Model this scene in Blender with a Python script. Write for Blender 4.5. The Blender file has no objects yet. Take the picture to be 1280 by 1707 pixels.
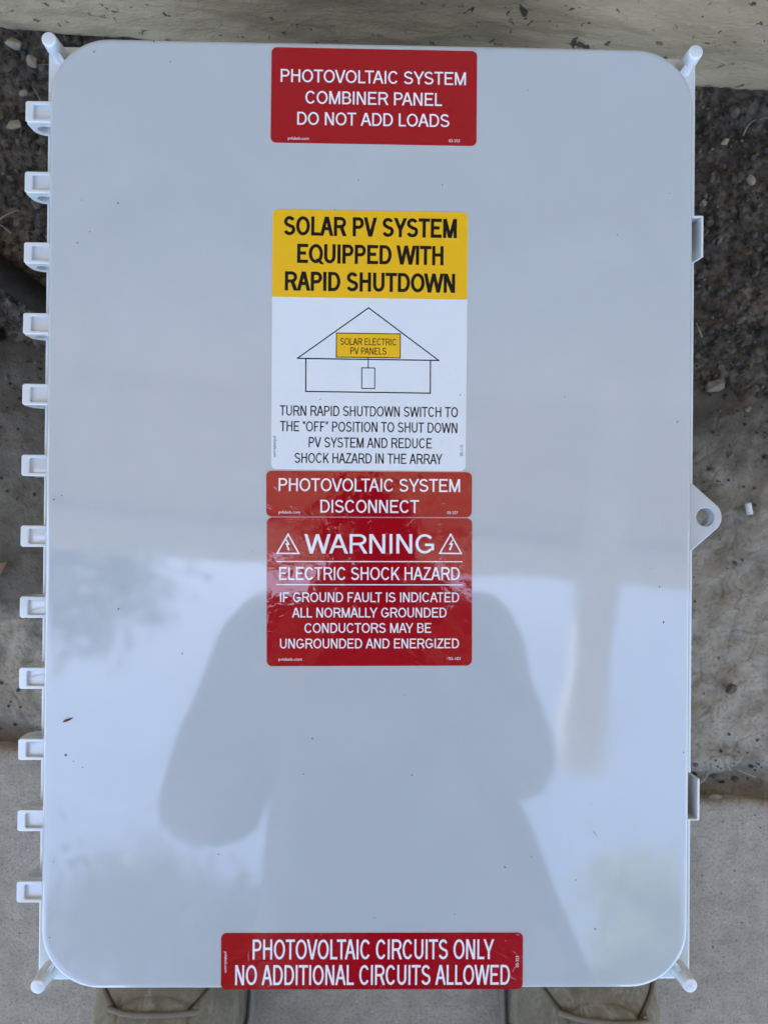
import bpy, bmesh, math, random
from math import sin, cos, pi, radians, sqrt
from mathutils import Vector, Matrix, Euler, noise

random.seed(7)
S = bpy.context.scene
COL = S.collection

# ------------------------------------------------------------------ camera, sky, sun, exposure
LID = 0.2                                   # height of the lid's top face above the ground
cam = bpy.data.cameras.new('camera')
cam.sensor_fit = 'VERTICAL'; cam.sensor_height = 24.0; cam.lens = 18.04
cam.clip_start = 0.01; cam.clip_end = 2000
cam.dof.use_dof = True; cam.dof.focus_distance = 0.485; cam.dof.aperture_fstop = 7.0
camo = bpy.data.objects.new('camera', cam); COL.objects.link(camo)
camo.location = (0.0, -0.0009, LID + 0.48322)
camo.rotation_euler = (0.00511, -0.01762, 0.00892)
S.camera = camo

SUN_EL = 56.0
w = bpy.data.worlds.new('World'); S.world = w; w.use_nodes = True
wn = w.node_tree
bg = wn.nodes['Background']
sky = wn.nodes.new('ShaderNodeTexSky'); sky.sky_type = 'NISHITA'; sky.sun_disc = False
sky.sun_elevation = radians(SUN_EL); sky.sun_rotation = radians(-12)
sky.air_density = 0.9; sky.dust_density = 2.6; sky.ozone_density = 0.7
wn.links.new(sky.outputs[0], bg.inputs[0]); bg.inputs[1].default_value = 0.15
sl = bpy.data.lights.new('sun', 'SUN'); sl.energy = 5.0; sl.angle = radians(0.53); sl.color = (1.0, 0.94, 0.84)
so = bpy.data.objects.new('sun', sl); COL.objects.link(so)
so.rotation_euler = Euler((radians(-(90 - SUN_EL)), 0, radians(12)), 'XYZ')
so.location = (0, 3, 8)
S.view_settings.view_transform = 'Standard'; S.view_settings.look = 'None'
S.view_settings.gamma = 1.0; S.view_settings.use_curve_mapping = False
S.view_settings.exposure = 2.98
S.cycles.use_denoising = True
S.cycles.max_bounces = 8; S.cycles.diffuse_bounces = 4; S.cycles.glossy_bounces = 4

# ------------------------------------------------------------------ helpers
def tag(o, label=None, cat=None, group=None, kind=None):
    if label: o['label'] = label
    if cat: o['category'] = cat
    if group: o['group'] = group
    if kind: o['kind'] = kind
    return o

def empty(name, loc=(0, 0, 0), rz=0.0, parent=None):
    o = bpy.data.objects.new(name, None); COL.objects.link(o)
    o.location = loc; o.rotation_euler = (0, 0, rz); o.empty_display_size = .05
    o.parent = parent
    return o

def mesh(name, verts, faces, mat, parent=None, smooth=False, mats=None, fm=None):
    me = bpy.data.meshes.new(name); me.from_pydata([tuple(v) for v in verts], [], faces); me.update()
    for m in (mats or [mat]): me.materials.append(m)
    if fm:
        for p, k in zip(me.polygons, fm): p.material_index = k
    if smooth:
        for p in me.polygons: p.use_smooth = True
    o = bpy.data.objects.new(name, me); COL.objects.link(o); o.parent = parent
    return o

def bm_obj(name, bm, mat, parent=None, smooth=False, sharp=None):
    bmesh.ops.recalc_face_normals(bm, faces=bm.faces)
    me = bpy.data.meshes.new(name); bm.to_mesh(me); bm.free()
    me.materials.append(mat)
    if smooth:
        for p in me.polygons: p.use_smooth = True
        if sharp: me.set_sharp_from_angle(angle=radians(sharp))
    o = bpy.data.objects.new(name, me); COL.objects.link(o); o.parent = parent
    return o

def eval_mesh(o):
    bpy.context.view_layer.update()
    dg = bpy.context.evaluated_depsgraph_get()
    return bpy.data.meshes.new_from_object(o.evaluated_get(dg))

def outline(name, loops, z0, z1, bevel, mat, parent=None, res=2):
    """closed 2-D loops (holes by even-odd) extruded from z0 to z1 with rounded edges"""
    cu = bpy.data.curves.new(name, 'CURVE'); cu.dimensions = '2D'; cu.fill_mode = 'BOTH'
    cu.extrude = max((z1 - z0) / 2 - bevel, 0); cu.bevel_depth = bevel; cu.bevel_resolution = res
    cu.offset = -bevel
    for L in loops:
        sp = cu.splines.new('POLY'); sp.points.add(len(L) - 1)
        for p, q in zip(sp.points, L): p.co = (q[0], q[1], 0, 1)
        sp.use_cyclic_u = True
    t = bpy.data.objects.new(name, cu); COL.objects.link(t)
    me = eval_mesh(t); bpy.data.objects.remove(t); bpy.data.curves.remove(cu)
    me.transform(Matrix.Translation((0, 0, (z0 + z1) / 2)))
    me.materials.clear(); me.materials.append(mat)
    for p in me.polygons: p.use_smooth = True
    me.set_sharp_from_angle(angle=radians(32))
    o = bpy.data.objects.new(name, me); COL.objects.link(o); o.parent = parent
    return o

def tube(name, pts, rad, mat, parent=None, seg=10, flat=1.0):
    bm = bmesh.new(); rings = []
    pts = [Vector(p) for p in pts]
    rads = rad if isinstance(rad, (list, tuple)) else [rad] * len(pts)
    up = Vector((0, 0, 1))
    for i, p in enumerate(pts):
        d = (pts[min(i + 1, len(pts) - 1)] - pts[max(i - 1, 0)]).normalized()
        a = d.cross(up)
        if a.length < .05: a = d.cross(Vector((1, 0, 0)))
        a.normalize(); b = a.cross(d)
        rings.append([bm.verts.new(p + a * cos(k * 2 * pi / seg) * rads[i] + b * sin(k * 2 * pi / seg) * rads[i] * flat) for k in range(seg)])
    for r0, r1 in zip(rings, rings[1:]):
        for k in range(seg): bm.faces.new((r0[k], r0[(k + 1) % seg], r1[(k + 1) % seg], r1[k]))
    bm.faces.new(rings[0]); bm.faces.new(rings[-1])
    return bm_obj(name, bm, mat, parent, True, 50)

def box_bm(bm, c, s, bev=0.0):
    r = bmesh.ops.create_cube(bm, size=1.0)
    for v in r['verts']: v.co = Vector((v.co.x * s[0] + c[0], v.co.y * s[1] + c[1], v.co.z * s[2] + c[2]))
    if bev:
        es = list({e for v in r['verts'] for e in v.link_edges})
        bmesh.ops.bevel(bm, geom=es, offset=bev, segments=3, affect='EDGES', profile=.5)

def rrect(hx, hy, r, n=12, cx=0, cy=0):
    L = []
    for sx, sy, a0 in ((1, 1, 0), (-1, 1, 90), (-1, -1, 180), (1, -1, 270)):
        for k in range(n + 1):
            a = radians(a0 + 90 * k / n)
            L.append((cx + sx * (hx - r) + r * cos(a), cy + sy * (hy - r) + r * sin(a)))
    return L

def fbm(x, y, z=0.0, o=4):
    return noise.fractal(Vector((x, y, z)), 1.0, 2.0, o)

# ------------------------------------------------------------------ materials
class N:
    def __init__(s, name, rough=.5, base=(.5, .5, .5), spec=.5):
        s.m = bpy.data.materials.new(name); s.m.use_nodes = True; s.t = s.m.node_tree
        s.b = s.t.nodes['Principled BSDF']
        s.b.inputs['Base Color'].default_value = (*base, 1); s.b.inputs['Roughness'].default_value = rough
        s.b.inputs['Specular IOR Level'].default_value = spec
        s.pos = s.t.nodes.new('ShaderNodeNewGeometry').outputs['Position']
    def L(s, a, b): s.t.links.new(a, b)
    def noise(s, scale, detail=4, rough=.55, dist=0, vec=None, stretch=None):
        n = s.t.nodes.new('ShaderNodeTexNoise'); n.inputs['Scale'].default_value = scale
        n.inputs['Detail'].default_value = detail; n.inputs['Roughness'].default_value = rough; n.inputs['Distortion'].default_value = dist
        v = vec or s.pos
        if stretch: v = s.mapv(v, stretch)
        s.L(v, n.inputs['Vector']); return n.outputs[0]
    def mapv(s, v, sc, rot=(0, 0, 0)):
        m = s.t.nodes.new('ShaderNodeMapping'); m.inputs['Scale'].default_value = sc; m.inputs['Rotation'].default_value = rot
        s.L(v, m.inputs['Vector']); return m.outputs[0]
    def vor(s, scale, feature='F1', vec=None, rand=1.0):
        n = s.t.nodes.new('ShaderNodeTexVoronoi'); n.feature = feature; n.inputs['Scale'].default_value = scale
        n.inputs['Randomness'].default_value = rand
        s.L(vec or s.pos, n.inputs['Vector']); return n.outputs['Distance'], (n.outputs['Color'] if feature == 'F1' else None)
    def ramp(s, f, stops):
        r = s.t.nodes.new('ShaderNodeValToRGB'); e = r.color_ramp.elements
        while len(e) < len(stops): e.new(.5)
        for k, (p, c) in enumerate(stops):
            e[k].position = p; e[k].color = (*c, 1) if isinstance(c, (tuple, list)) else (c, c, c, 1)
        s.L(f, r.inputs[0]); return r.outputs[0]
    def mix(s, f, a, b, mode='MIX'):
        n = s.t.nodes.new('ShaderNodeMix'); n.data_type = 'RGBA'; n.blend_type = mode
        for k, v in ((0, f), (6, a), (7, b)):
            if isinstance(v, (int, float)): n.inputs[k].default_value = v if k == 0 else (v, v, v, 1)
            elif isinstance(v, tuple): n.inputs[k].default_value = (*v, 1)
            else: s.L(v, n.inputs[k])
        return n.outputs[2]
    def math(s, op, a, b=0.0, clamp=False):
        n = s.t.nodes.new('ShaderNodeMath'); n.operation = op; n.use_clamp = clamp
        for k, v in ((0, a), (1, b)):
            if isinstance(v, (int, float)): n.inputs[k].default_value = v
            else: s.L(v, n.inputs[k])
        return n.outputs[0]
    def bump(s, h, dist, strength=1.0, prev=None):
        n = s.t.nodes.new('ShaderNodeBump'); n.inputs['Distance'].default_value = dist; n.inputs['Strength'].default_value = strength
        s.L(h, n.inputs['Height'])
        if prev: s.L(prev, n.inputs['Normal'])
        s.L(n.outputs[0], s.b.inputs['Normal']); return n.outputs[0]
    def color(s, c): s.L(c, s.b.inputs['Base Color'])
    def rough(s, r): s.L(r, s.b.inputs['Roughness'])

def plain(name, base, rough=.6, var=.15, scale=60, bump=.0004, spec=.5):
    n = N(name, rough, base, spec)
    f = n.noise(scale, 5)
    n.color(n.mix(f, tuple(c * (1 - var) for c in base), tuple(min(1, c * (1 + var)) for c in base)))
    if bump: n.bump(n.noise(scale * 6, 4), bump, .5)
    return n.m

def lid_plastic(name='moulded grey plastic', base=(.475, .50, .497)):
    n = N(name, .05, base, 1.0)
    f = n.noise(9, 6, .65, .8); n.color(n.mix(n.ramp(f, [(.3, 0.), (.7, 1.)]), tuple(c * .96 for c in base), tuple(c * 1.02 for c in base)))
    smear = n.noise(6, 5, .65, 1.5, stretch=(1, .45, 1))            # wiped dust
    n.rough(n.math('ADD', n.math('ADD', n.math('MULTIPLY', n.noise(30, 5), .03), .034), n.math('MULTIPLY', n.ramp(smear, [(.45, 0.), (.7, 1.)]), .04)))
    b = n.bump(n.noise(7, 1.5), .0016, .5)
    n.bump(n.noise(900, 2), .00001, .3, b)
    return n.m

def sticker_mat(name, base, wrinkle=1.0, rough=.03, spec=.7):
    n = N(name, rough, base, spec)
    f = n.noise(40, 3); n.color(n.mix(f, tuple(c * .96 for c in base), base))
    h = n.noise(48, 1.5, .45)                                        # broad waves of film that was not pressed flat
    r = n.ramp(n.noise(120, 2, .5, 1.0), [(.60, 0.0), (.72, 1.0)])  # scattered small blisters and creases
    zone = n.ramp(n.noise(30, 1), [(.45, 0.), (.6, 1.)])
    b = n.bump(h, .0010 * wrinkle, .30)
    if wrinkle > .8: b = n.bump(n.noise(240, 2, .55, .5), .00007, .6, b)    # orange-peel of the thick laminate
    n.bump(n.math('MULTIPLY', r, zone), .00026 * wrinkle, .6, b)
    return n.m

M = {}
M['plastic'] = lid_plastic()
M['base'] = lid_plastic('paler moulded base plastic', (.66, .68, .67))
M['red'] = sticker_mat('red vinyl', (.37, .004, .010), .35, .05, .45)
M['redw'] = sticker_mat('wrinkled red vinyl', (.37, .004, .010), 1.0, .03, 1.0)
M['white'] = sticker_mat('white vinyl', (.735, .75, .735), .5, .05, .5)
M['yellow'] = sticker_mat('yellow vinyl', (.86, .475, .010), .35, .05, .4)
M['ink_white'] = sticker_mat('white print', (.86, .86, .85), .35)
M['ink_whitew'] = sticker_mat('white print on wrinkled vinyl', (.86, .86, .85), 1.0)
M['ink_black'] = sticker_mat('black print', (.006, .006, .0065), .35, .06, .3)
M['speck'] = plain('dark dirt', (.02, .016, .012), .9, .2, 900, 0)
M['metal'] = plain('pale moulded latch', (.68, .675, .65), .35, .05, 60, 0)

def concrete(name, a, b, seed=0.0, grain=1.0):
    n = N(name, .9, a, .3)
    big = n.noise(5 + seed, 5, .6); mid = n.noise(60, 5, .65); fine = n.noise(420, 3, .7)
    c = n.mix(n.ramp(big, [(.3, 0.), (.7, 1.)]), a, b)
    c = n.mix(n.math('MULTIPLY', n.ramp(mid, [(.35, 1.), (.6, 0.)]), .45), c, tuple(x * .62 for x in a))
    c = n.mix(n.math('MULTIPLY', n.ramp(fine, [(.38, 1.), (.5, 0.)]), .55), c, tuple(x * .5 for x in a))
    d, col = n.vor(330)
    pk = n.math('LESS_THAN', d, .22)
    spark = n.ramp(col, [(.80, 0.), (.86, 1.)])
    c = n.mix(n.math('MULTIPLY', n.math('MULTIPLY', pk, spark), .75), c, (.50, .49, .46))
    dk = n.ramp(col, [(.10, 1.), (.16, 0.)])
    c = n.mix(n.math('MULTIPLY', n.math('MULTIPLY', pk, dk), .7), c, tuple(x * .3 for x in a))
    n.color(c)
    b1 = n.bump(mid, .0016 * grain, .7); n.bump(fine, .0007 * grain, .8, b1)
    return n.m
M['pavement'] = concrete('pavement concrete', (.30, .258, .195), (.405, .35, .27))

def strip_mat():
    n = N('rough trowelled mortar', .92, (.17, .155, .13), .3)
    big = n.noise(7, 6, .62, .4); mid = n.noise(38, 6, .65); fine = n.noise(260, 4, .7)
    c = n.mix(n.ramp(big, [(.34, 0.), (.62, 1.)]), (.215, .178, .125), (.37, .315, .235))
    c = n.mix(n.math('MULTIPLY', n.ramp(mid, [(.32, 1.), (.52, 0.)]), .7), c, (.105, .083, .055))
    c = n.mix(n.math('MULTIPLY', n.ramp(fine, [(.36, 1.), (.48, 0.)]), .5), c, (.11, .09, .065))
    warp = n.t.nodes.new('ShaderNodeVectorMath'); warp.operation = 'MULTIPLY_ADD'
    nn = n.t.nodes.new('ShaderNodeTexNoise'); nn.inputs['Scale'].default_value = 26; nn.inputs['Detail'].default_value = 3; n.L(n.pos, nn.inputs['Vector'])
    n.L(nn.outputs['Color'], warp.inputs[0]); warp.inputs[1].default_value = (.03, .03, .0); n.L(n.pos, warp.inputs[2])
    e, _ = n.vor(46, 'DISTANCE_TO_EDGE', warp.outputs[0])
    crack = n.math('MULTIPLY', n.ramp(e, [(.0, 1.), (.10, 0.)]), n.ramp(n.noise(17, 4, .7), [(.47, 0.), (.62, 1.)]))
    c = n.mix(n.math('MULTIPLY', crack, .22), c, (.11, .092, .066))
    dust = n.ramp(n.noise(90, 4), [(.58, 0.), (.7, 1.)])
    c = n.mix(n.math('MULTIPLY', dust, .35), c, (.33, .31, .27))
    # soil washed over the side next to the bed and into the joint, and a dark damp stain on the left
    sep = n.t.nodes.new('ShaderNodeSeparateXYZ'); n.L(n.pos, sep.inputs[0])
    v = n.math('ADD', sep.outputs[1], n.math('MULTIPLY', sep.outputs[0], .0652))
    vn = n.math('ADD', v, n.math('MULTIPLY', n.math('SUBTRACT', n.noise(18, 6, .7), .5), .34))
    c = n.mix(n.math('MULTIPLY', n.ramp(vn, [(-.0, 0.), (.13, 1.)]), .93), c, (.06, .048, .033))
    c = n.mix(n.math('MULTIPLY', n.ramp(vn, [(-.0, 1.), (.0001, 1.)]), n.math('MULTIPLY', n.ramp(n.math('MULTIPLY', vn, -1.0), [(.165, 0.), (.225, 1.)]), .6)), c, (.10, .08, .055))
    left = n.ramp(n.math('ADD', sep.outputs[0], n.math('MULTIPLY', n.math('SUBTRACT', n.noise(8, 3), .5), .2)), [(0.0, 1.), (.05, 0.)])
    damp = n.math('MULTIPLY', left, n.ramp(n.math('ADD', vn, .5), [(.34, 0.), (.40, 1.)]))
    c = n.mix(n.math('MULTIPLY', damp, .74), c, (.062, .052, .038))
    n.color(c)
    b = n.bump(mid, .006, .7); b = n.bump(n.math('MULTIPLY', crack, -1.0), .0013, .7, b); n.bump(fine, .001, .8, b)
    return n.m
M['strip'] = strip_mat()

def soil_mat():
    n = N('dark stony soil', .95, (.05, .042, .034), .25)
    big = n.noise(14, 6, .65); mid = n.noise(120, 5, .65)
    d, col = n.vor(150); d2, col2 = n.vor(420)
    c = n.mix(n.ramp(big, [(.3, 0.), (.7, 1.)]), (.030, .023, .015), (.118, .093, .066))
    tone = n.ramp(col, [(.0, .55), (1.0, 1.7)])
    c = n.mix(1.0, c, tone, 'MULTIPLY')
    c = n.mix(n.ramp(mid, [(.35, .8), (.55, 0.)]), c, (.012, .01, .008))
    c = n.mix(n.math('MULTIPLY', n.math('LESS_THAN', d2, .25), n.ramp(col2, [(.9, 0.), (.94, .7)])), c, (.26, .24, .2))
    n.color(c)
    b = n.bump(n.math('MULTIPLY', d, -1.0), .004, .6); n.bump(mid, .003, .8, b)
    return n.m
M['soil'] = soil_mat()

def attr_mat(name, rough=.85):
    n = N(name, rough, spec=.3)
    a = n.t.nodes.new('ShaderNodeAttribute'); a.attribute_name = 'tone'
    f = n.ramp(n.noise(300, 4), [(.3, .65), (.7, 1.25)])
    n.color(n.mix(1.0, a.outputs['Color'], f, 'MULTIPLY'))
    n.bump(n.noise(500, 3), .0008, .6)
    return n.m
M['gravel'] = attr_mat('mixed gravel')

def wall_mat():
    n = N('weathered cream paint on rough concrete', .8, (.33, .29, .22), .35)
    st = (1.0, 1.0, 2.6)
    big = n.noise(6, 5, .6); streak = n.noise(30, 6, .62, .4, stretch=st); fine = n.noise(170, 5, .65, 0, stretch=(1, 1, 2.0))
    c = n.mix(n.ramp(big, [(.32, 0.), (.68, 1.)]), (.32, .24, .142), (.455, .35, .218))
    c = n.mix(n.math('MULTIPLY', n.ramp(streak, [(.34, 1.), (.52, 0.)]), .24), c, (.28, .215, .135))
    c = n.mix(n.math('MULTIPLY', n.ramp(fine, [(.60, 0.), (.72, 1.)]), .4), c, (.60, .50, .35))
    chips = n.ramp(n.noise(40, 6, .65, .5, stretch=(1, 1, .85)), [(.625, 0.), (.64, 1.)])
    chips2 = n.ramp(n.noise(130, 4, .6, .3, stretch=(.8, .8, .8)), [(.645, 0.), (.66, 1.)])
    zone = n.ramp(n.noise(9, 2), [(.42, 0.), (.55, 1.)])
    sx = n.t.nodes.new('ShaderNodeSeparateXYZ'); n.L(n.pos, sx.inputs[0])     # the paint has worn off mostly towards the right
    worn = n.ramp(n.math('ADD', n.math('ADD', sx.outputs[0], .5), n.math('MULTIPLY', n.math('SUBTRACT', n.noise(7, 3), .5), .25)), [(.42, 0.), (.58, 1.)])
    ch = n.math('MAXIMUM', n.math('MULTIPLY', chips, worn), n.math('MULTIPLY', chips2, zone))
    c = n.mix(ch, c, (.07, .058, .042))
    n.color(c)
    b = n.bump(streak, .0035, .6); b = n.bump(n.math('MULTIPLY', ch, -1.0), .0015, 1.0, b); n.bump(fine, .0016, .8, b)
    return n.m
M['wall'] = wall_mat()
M['soffit'] = plain('cream painted soffit', (.72, .62, .49), .6, .06, 5, 0)
M['trim'] = plain('white painted trim', (.74, .74, .72), .45, .05, 5, 0)
M['roof'] = plain('dark roof shingles', (.06, .055, .05), .9, .3, 20, .003)
M['suede'] = None
def suede():
    n = N('worn tan suede', .92, (.2, .17, .12), .2)
    a = n.noise(30, 5, .6); b = n.noise(300, 4, .7)
    c = n.mix(n.ramp(a, [(.3, 0.), (.7, 1.)]), (.125, .102, .064), (.265, .228, .155))
    c = n.mix(n.math('MULTIPLY', n.ramp(b, [(.4, 1.), (.55, 0.)]), .4), c, (.12, .10, .07))
    sc = n.ramp(n.noise(60, 5, .7, 1.0, stretch=(1, .35, 1)), [(.55, 0.), (.68, 1.)])
    c = n.mix(n.math('MULTIPLY', sc, .5), c, (.36, .32, .25))
    n.color(c); q = n.bump(a, .004, .5); n.bump(b, .0005, .7, q)
    return n.m
M['suede'] = suede()
M['groove'] = plain('dark stitching and welt', (.05, .041, .029), .9, .2, 200, 0)
M['sole'] = plain('brown rubber sole', (.19, .165, .12), .85, .25, 120, .0008)
M['lace'] = plain('tan bootlace', (.19, .165, .118), .9, .2, 400, .0006)
M['skin'] = plain('skin', (.45, .26, .18), .5, .08, 40, .0003)
M['cloth'] = plain('grey work shirt', (.24, .25, .26), .9, .15, 30, .001)
M['denim'] = plain('dark work trousers', (.07, .08, .10), .9, .2, 60, .001)
M['hair'] = plain('dark hair', (.03, .022, .017), .7, .3, 200, .002)
M['eye'] = plain('eye white', (.7, .7, .7), .2, .02, 10, 0)
M['black'] = plain('black glass and case', (.012, .012, .014), .15, .1, 10, 0)
M['lens'] = plain('phone lens glass', (.02, .02, .03), .05, .1, 10, 0)
M['bark'] = plain('grey bark', (.11, .09, .07), .9, .35, 12, .01)
M['flake'] = plain('pale paint flake', (.25, .205, .14), .8, .25, 160, .0006)
M['stick'] = plain('dark wet wood', (.014, .011, .008), .9, .5, 90, .003, .15)
M['leafbrown'] = plain('dead leaf', (.24, .15, .085), .8, .3, 90, .0008)
M['scrap'] = plain('white scrap', (.62, .62, .60), .6, .08, 200, .0003)
M['twig'] = plain('reddish brown twig', (.10, .022, .014), .8, .4, 300, .0002)
M['stone'] = plain('tan stone', (.14, .118, .085), .85, .3, 120, .001)
M['straw'] = plain('dry straw', (.27, .23, .15), .85, .25, 200, .0003)
def leaf_mat(name, a, b, tl=.12):
    n = N(name, .55, a); n.color(n.mix(n.noise(2.5, 2), a, b))
    n.b.inputs['Subsurface Weight'].default_value = 0.0
    tr = n.t.nodes.new('ShaderNodeBsdfTranslucent'); tr.inputs[0].default_value = (*b, 1)
    mx = n.t.nodes.new('ShaderNodeMixShader'); mx.inputs[0].default_value = tl
    out = n.t.nodes['Material Output']
    n.L(n.b.outputs[0], mx.inputs[1]); n.L(tr.outputs[0], mx.inputs[2]); n.L(mx.outputs[0], out.inputs[0])
    return n.m
M['leaf_light'] = leaf_mat('light green leaves', (.10, .15, .05), (.17, .24, .08), .35)
M['leaf'] = leaf_mat('green leaves', (.022, .034, .014), (.05, .078, .025))

# ------------------------------------------------------------------ ground: pavement, mortar strip, soil bed (their edges run parallel to the wall)
TH = math.atan(-.0652)
def F(u, v, z=0.0):                       # wall frame -> world
    return Vector((u * cos(TH) - v * sin(TH), u * sin(TH) + v * cos(TH), z))
V_WALL, V_PAVE = .4030, -.2300

def sheet(name, u0, u1, v0, v1, step, hfun, mat):
    nu = int((u1 - u0) / step) + 1; nv = int((v1 - v0) / step) + 1
    V = []; Q = []
    for j in range(nv):
        v = v0 + (v1 - v0) * j / (nv - 1)
        for i in range(nu):
            u = u0 + (u1 - u0) * i / (nu - 1)
            V.append(F(u, v, hfun(u, v)))
    for j in range(nv - 1):
        for i in range(nu - 1):
            a = j * nu + i; Q.append((a, a + 1, a + nu + 1, a + nu))
    return mesh(name, V, Q, mat, None, True)

def sm(a, b, x):
    t = min(1, max(0, (x - a) / (b - a))); return t * t * (3 - 2 * t)

def h_strip(u, v):
    h = -.004 + .0035 * fbm(u * 9, v * 9, 3.1, 3) + .0022 * fbm(u * 55, v * 55, 1.7, 4)
    wob = .012 * fbm(u * 14, .5, 9.0, 3)
    h -= .016 * math.exp(-((v - (V_PAVE + .014 + wob)) / .014) ** 2)         # dirt-filled joint beside the pavement
    h -= .016 * sm(.125, .20, v + .05 * fbm(u * 6, v * 6, 5.5, 3))           # sinks under the soil
    return h
def h_soil(u, v):
    e = .05 * fbm(u * 6, v * 6, 5.5, 3)
    h = -.012 + .010 * sm(.10, .215, v + e) + .004 * fbm(u * 16, v * 16, 7.0, 3) + .0045 * abs(fbm(u * 60, v * 60, 2.0, 4))
    return h + .006 * sm(.36, .40, v)
sheet('mortar_strip', -.62, .62, V_PAVE - .006, .26, .003, h_strip, M['strip'])['kind'] = 'structure'
sheet('soil_bed', -.62, .62, .07, V_WALL + .02, .003, h_soil, M['soil'])['kind'] = 'structure'
def pave():
    V = []; Q = []
    us = [-40, -6, -1.5] + [-.62 + .01 * k for k in range(125)] + [1.5, 6, 40]
    vs = [-60, -12, -3, -1.2, -.7, -.5, -.4, -.34, -.30, -.27, -.25, -.24, -.2345, -.2315, -.2300, -.2296]
    for v in vs:
        for u in us:
            wob = .0035 * fbm(u * 18, .2, 4.0, 4) if v > -.26 else 0
            drop = {-.2296: -.03, -.2300: -.006, -.2315: -.0022, -.2345: -.0006}.get(v, 0.)
            V.append(F(u, v + wob, drop + (.0005 * fbm(u * 30, v * 30) if -1 < u < 1 else 0)))
    n = len(us)
    for j in range(len(vs) - 1):
        for i in range(n - 1):
            a = j * n + i; Q.append((a, a + 1, a + n + 1, a + n))
    o = mesh('pavement', V, Q, M['pavement'], None, True); o['kind'] = 'structure'
pave()
g = mesh('ground', [(-900, -900, -.06), (900, -900, -.06), (900, 900, -.06), (-900, 900, -.06)], [(0, 1, 2, 3)], M['pavement']); g['kind'] = 'structure'
# earth on both sides beyond the detailed patch
for nm, u0, u1 in (('soil_bed', -12, -.615), ('soil_bed', .615, 12)):
    o = mesh(nm, [F(u0, V_PAVE - .003, -.016), F(u1, V_PAVE - .003, -.016), F(u1, V_WALL + .02, -.008), F(u0, V_WALL + .02, -.008)], [(0, 1, 2, 3)], M['soil']); o['kind'] = 'structure'

# gravel: uncountable small stones and clods
def gravel():
    V = []; Fc = []; tones = []
    rnd = random.Random(5)
    bm = bmesh.new(); bmesh.ops.create_icosphere(bm, subdivisions=1, radius=1)
    bv = [v.co.copy() for v in bm.verts]; bf = [[v.index for v in f.verts] for f in bm.faces]; bm.free()
    def stone(u, v, r, z):
        base = len(V); rot = Euler((rnd.random() * 6, rnd.random() * 6, rnd.random() * 6)).to_matrix()
        sc = Vector((rnd.uniform(.7, 1.3), rnd.uniform(.6, 1.1), rnd.uniform(.45, .9)))
        p = F(u, v, z); k = rnd.random()
        g0 = rnd.choice([.03, .04, .05, .06, .075, .10]) if k < .97 else rnd.uniform(.12, .20)
        g0 *= .9; t = (g0 * 1.15, g0 * .98, g0 * rnd.uniform(.62, .85))
        for c in bv:
            q = rot @ Vector((c.x * sc.x, c.y * sc.y, c.z * sc.z)) * r * rnd.uniform(.85, 1.12)
            V.append(p + q); tones.append(t)
        for f in bf: Fc.append([base + i for i in f])
    for side in (-1, 1):
        for i in range(1150):
            u = side * rnd.uniform(.185, .42); v = rnd.uniform(.13, .40)
            if v < .2 and rnd.random() > (v - .11) / .09: continue
            r = min(.011, .0013 + rnd.expovariate(1 / .0013))
            stone(u, v, r, h_soil(u, v) + r * .25)
        for i in range(420):                                      # stones washed down over the mortar
            u = side * rnd.uniform(.185, .42); v = .17 - rnd.expovariate(1 / .055)
            if v < -.12: continue
            r = min(.006, .0006 + rnd.expovariate(1 / .0008))
            stone(u, v, r, max(h_strip(u, v), h_soil(u, v)) + r * .25)
        for i in range(170):                                      # grit in the joint beside the pavement and on the mortar
            u = side * rnd.uniform(.185, .42); v = rnd.gauss(V_PAVE + .02, .016) if rnd.random() < .65 else rnd.uniform(-.2, .14)
            if v < V_PAVE + .004: continue
            r = min(.005, .0008 + rnd.expovariate(1 / .0007))
            stone(u, v, r, h_strip(u, v) + r * .3)
        for i in range(50):
            u = side * rnd.uniform(.185, .42); v = rnd.uniform(-.40, V_PAVE - .01)
            stone(u, v, rnd.uniform(.0004, .0009), .0004)
    o = mesh('gravel', V, Fc, M['gravel'], None, False)
    at = o.data.color_attributes.new('tone', 'FLOAT_COLOR', 'POINT')
    for i, t in enumerate(tones): at.data[i].color = (*t, 1)
    tag(o, 'dark gravel and grit scattered over the soil beside the box', 'gravel', kind='stuff')
gravel()

def litter():
    rnd = random.Random(12); bm = bmesh.new()
    for i in range(70):
        side = rnd.choice((-1, 1)); u = side * rnd.uniform(.2, .40)
        v = rnd.uniform(.17, .39) if rnd.random() < .75 else rnd.uniform(V_PAVE + .01, V_PAVE + .05)
        z = (h_soil(u, v) if v > .1 else h_strip(u, v)) + .004
        a = rnd.random() * pi; L = rnd.uniform(.008, .03); wd = rnd.uniform(.0003, .0007); bend = rnd.uniform(-.6, .6)
        p = F(u, v, z); prev = None
        for k in range(6):
            t = k / 5; aa = a + bend * t
            c = p + Vector((cos(aa), sin(aa), 0)) * L * (t - .5) + Vector((0, 0, .002 * sin(t * pi)))
            nrm = Vector((-sin(aa), cos(aa), .2)) * wd * (1 - .5 * t)
            pr = (bm.verts.new(c + nrm), bm.verts.new(c - nrm))
            if prev: bm.faces.new((prev[0], prev[1], pr[1], pr[0]))
            prev = pr
    tag(bm_obj('straw_litter', bm, M['straw']), 'bits of dry straw lying among the gravel', 'litter', kind='stuff')
litter()

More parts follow.
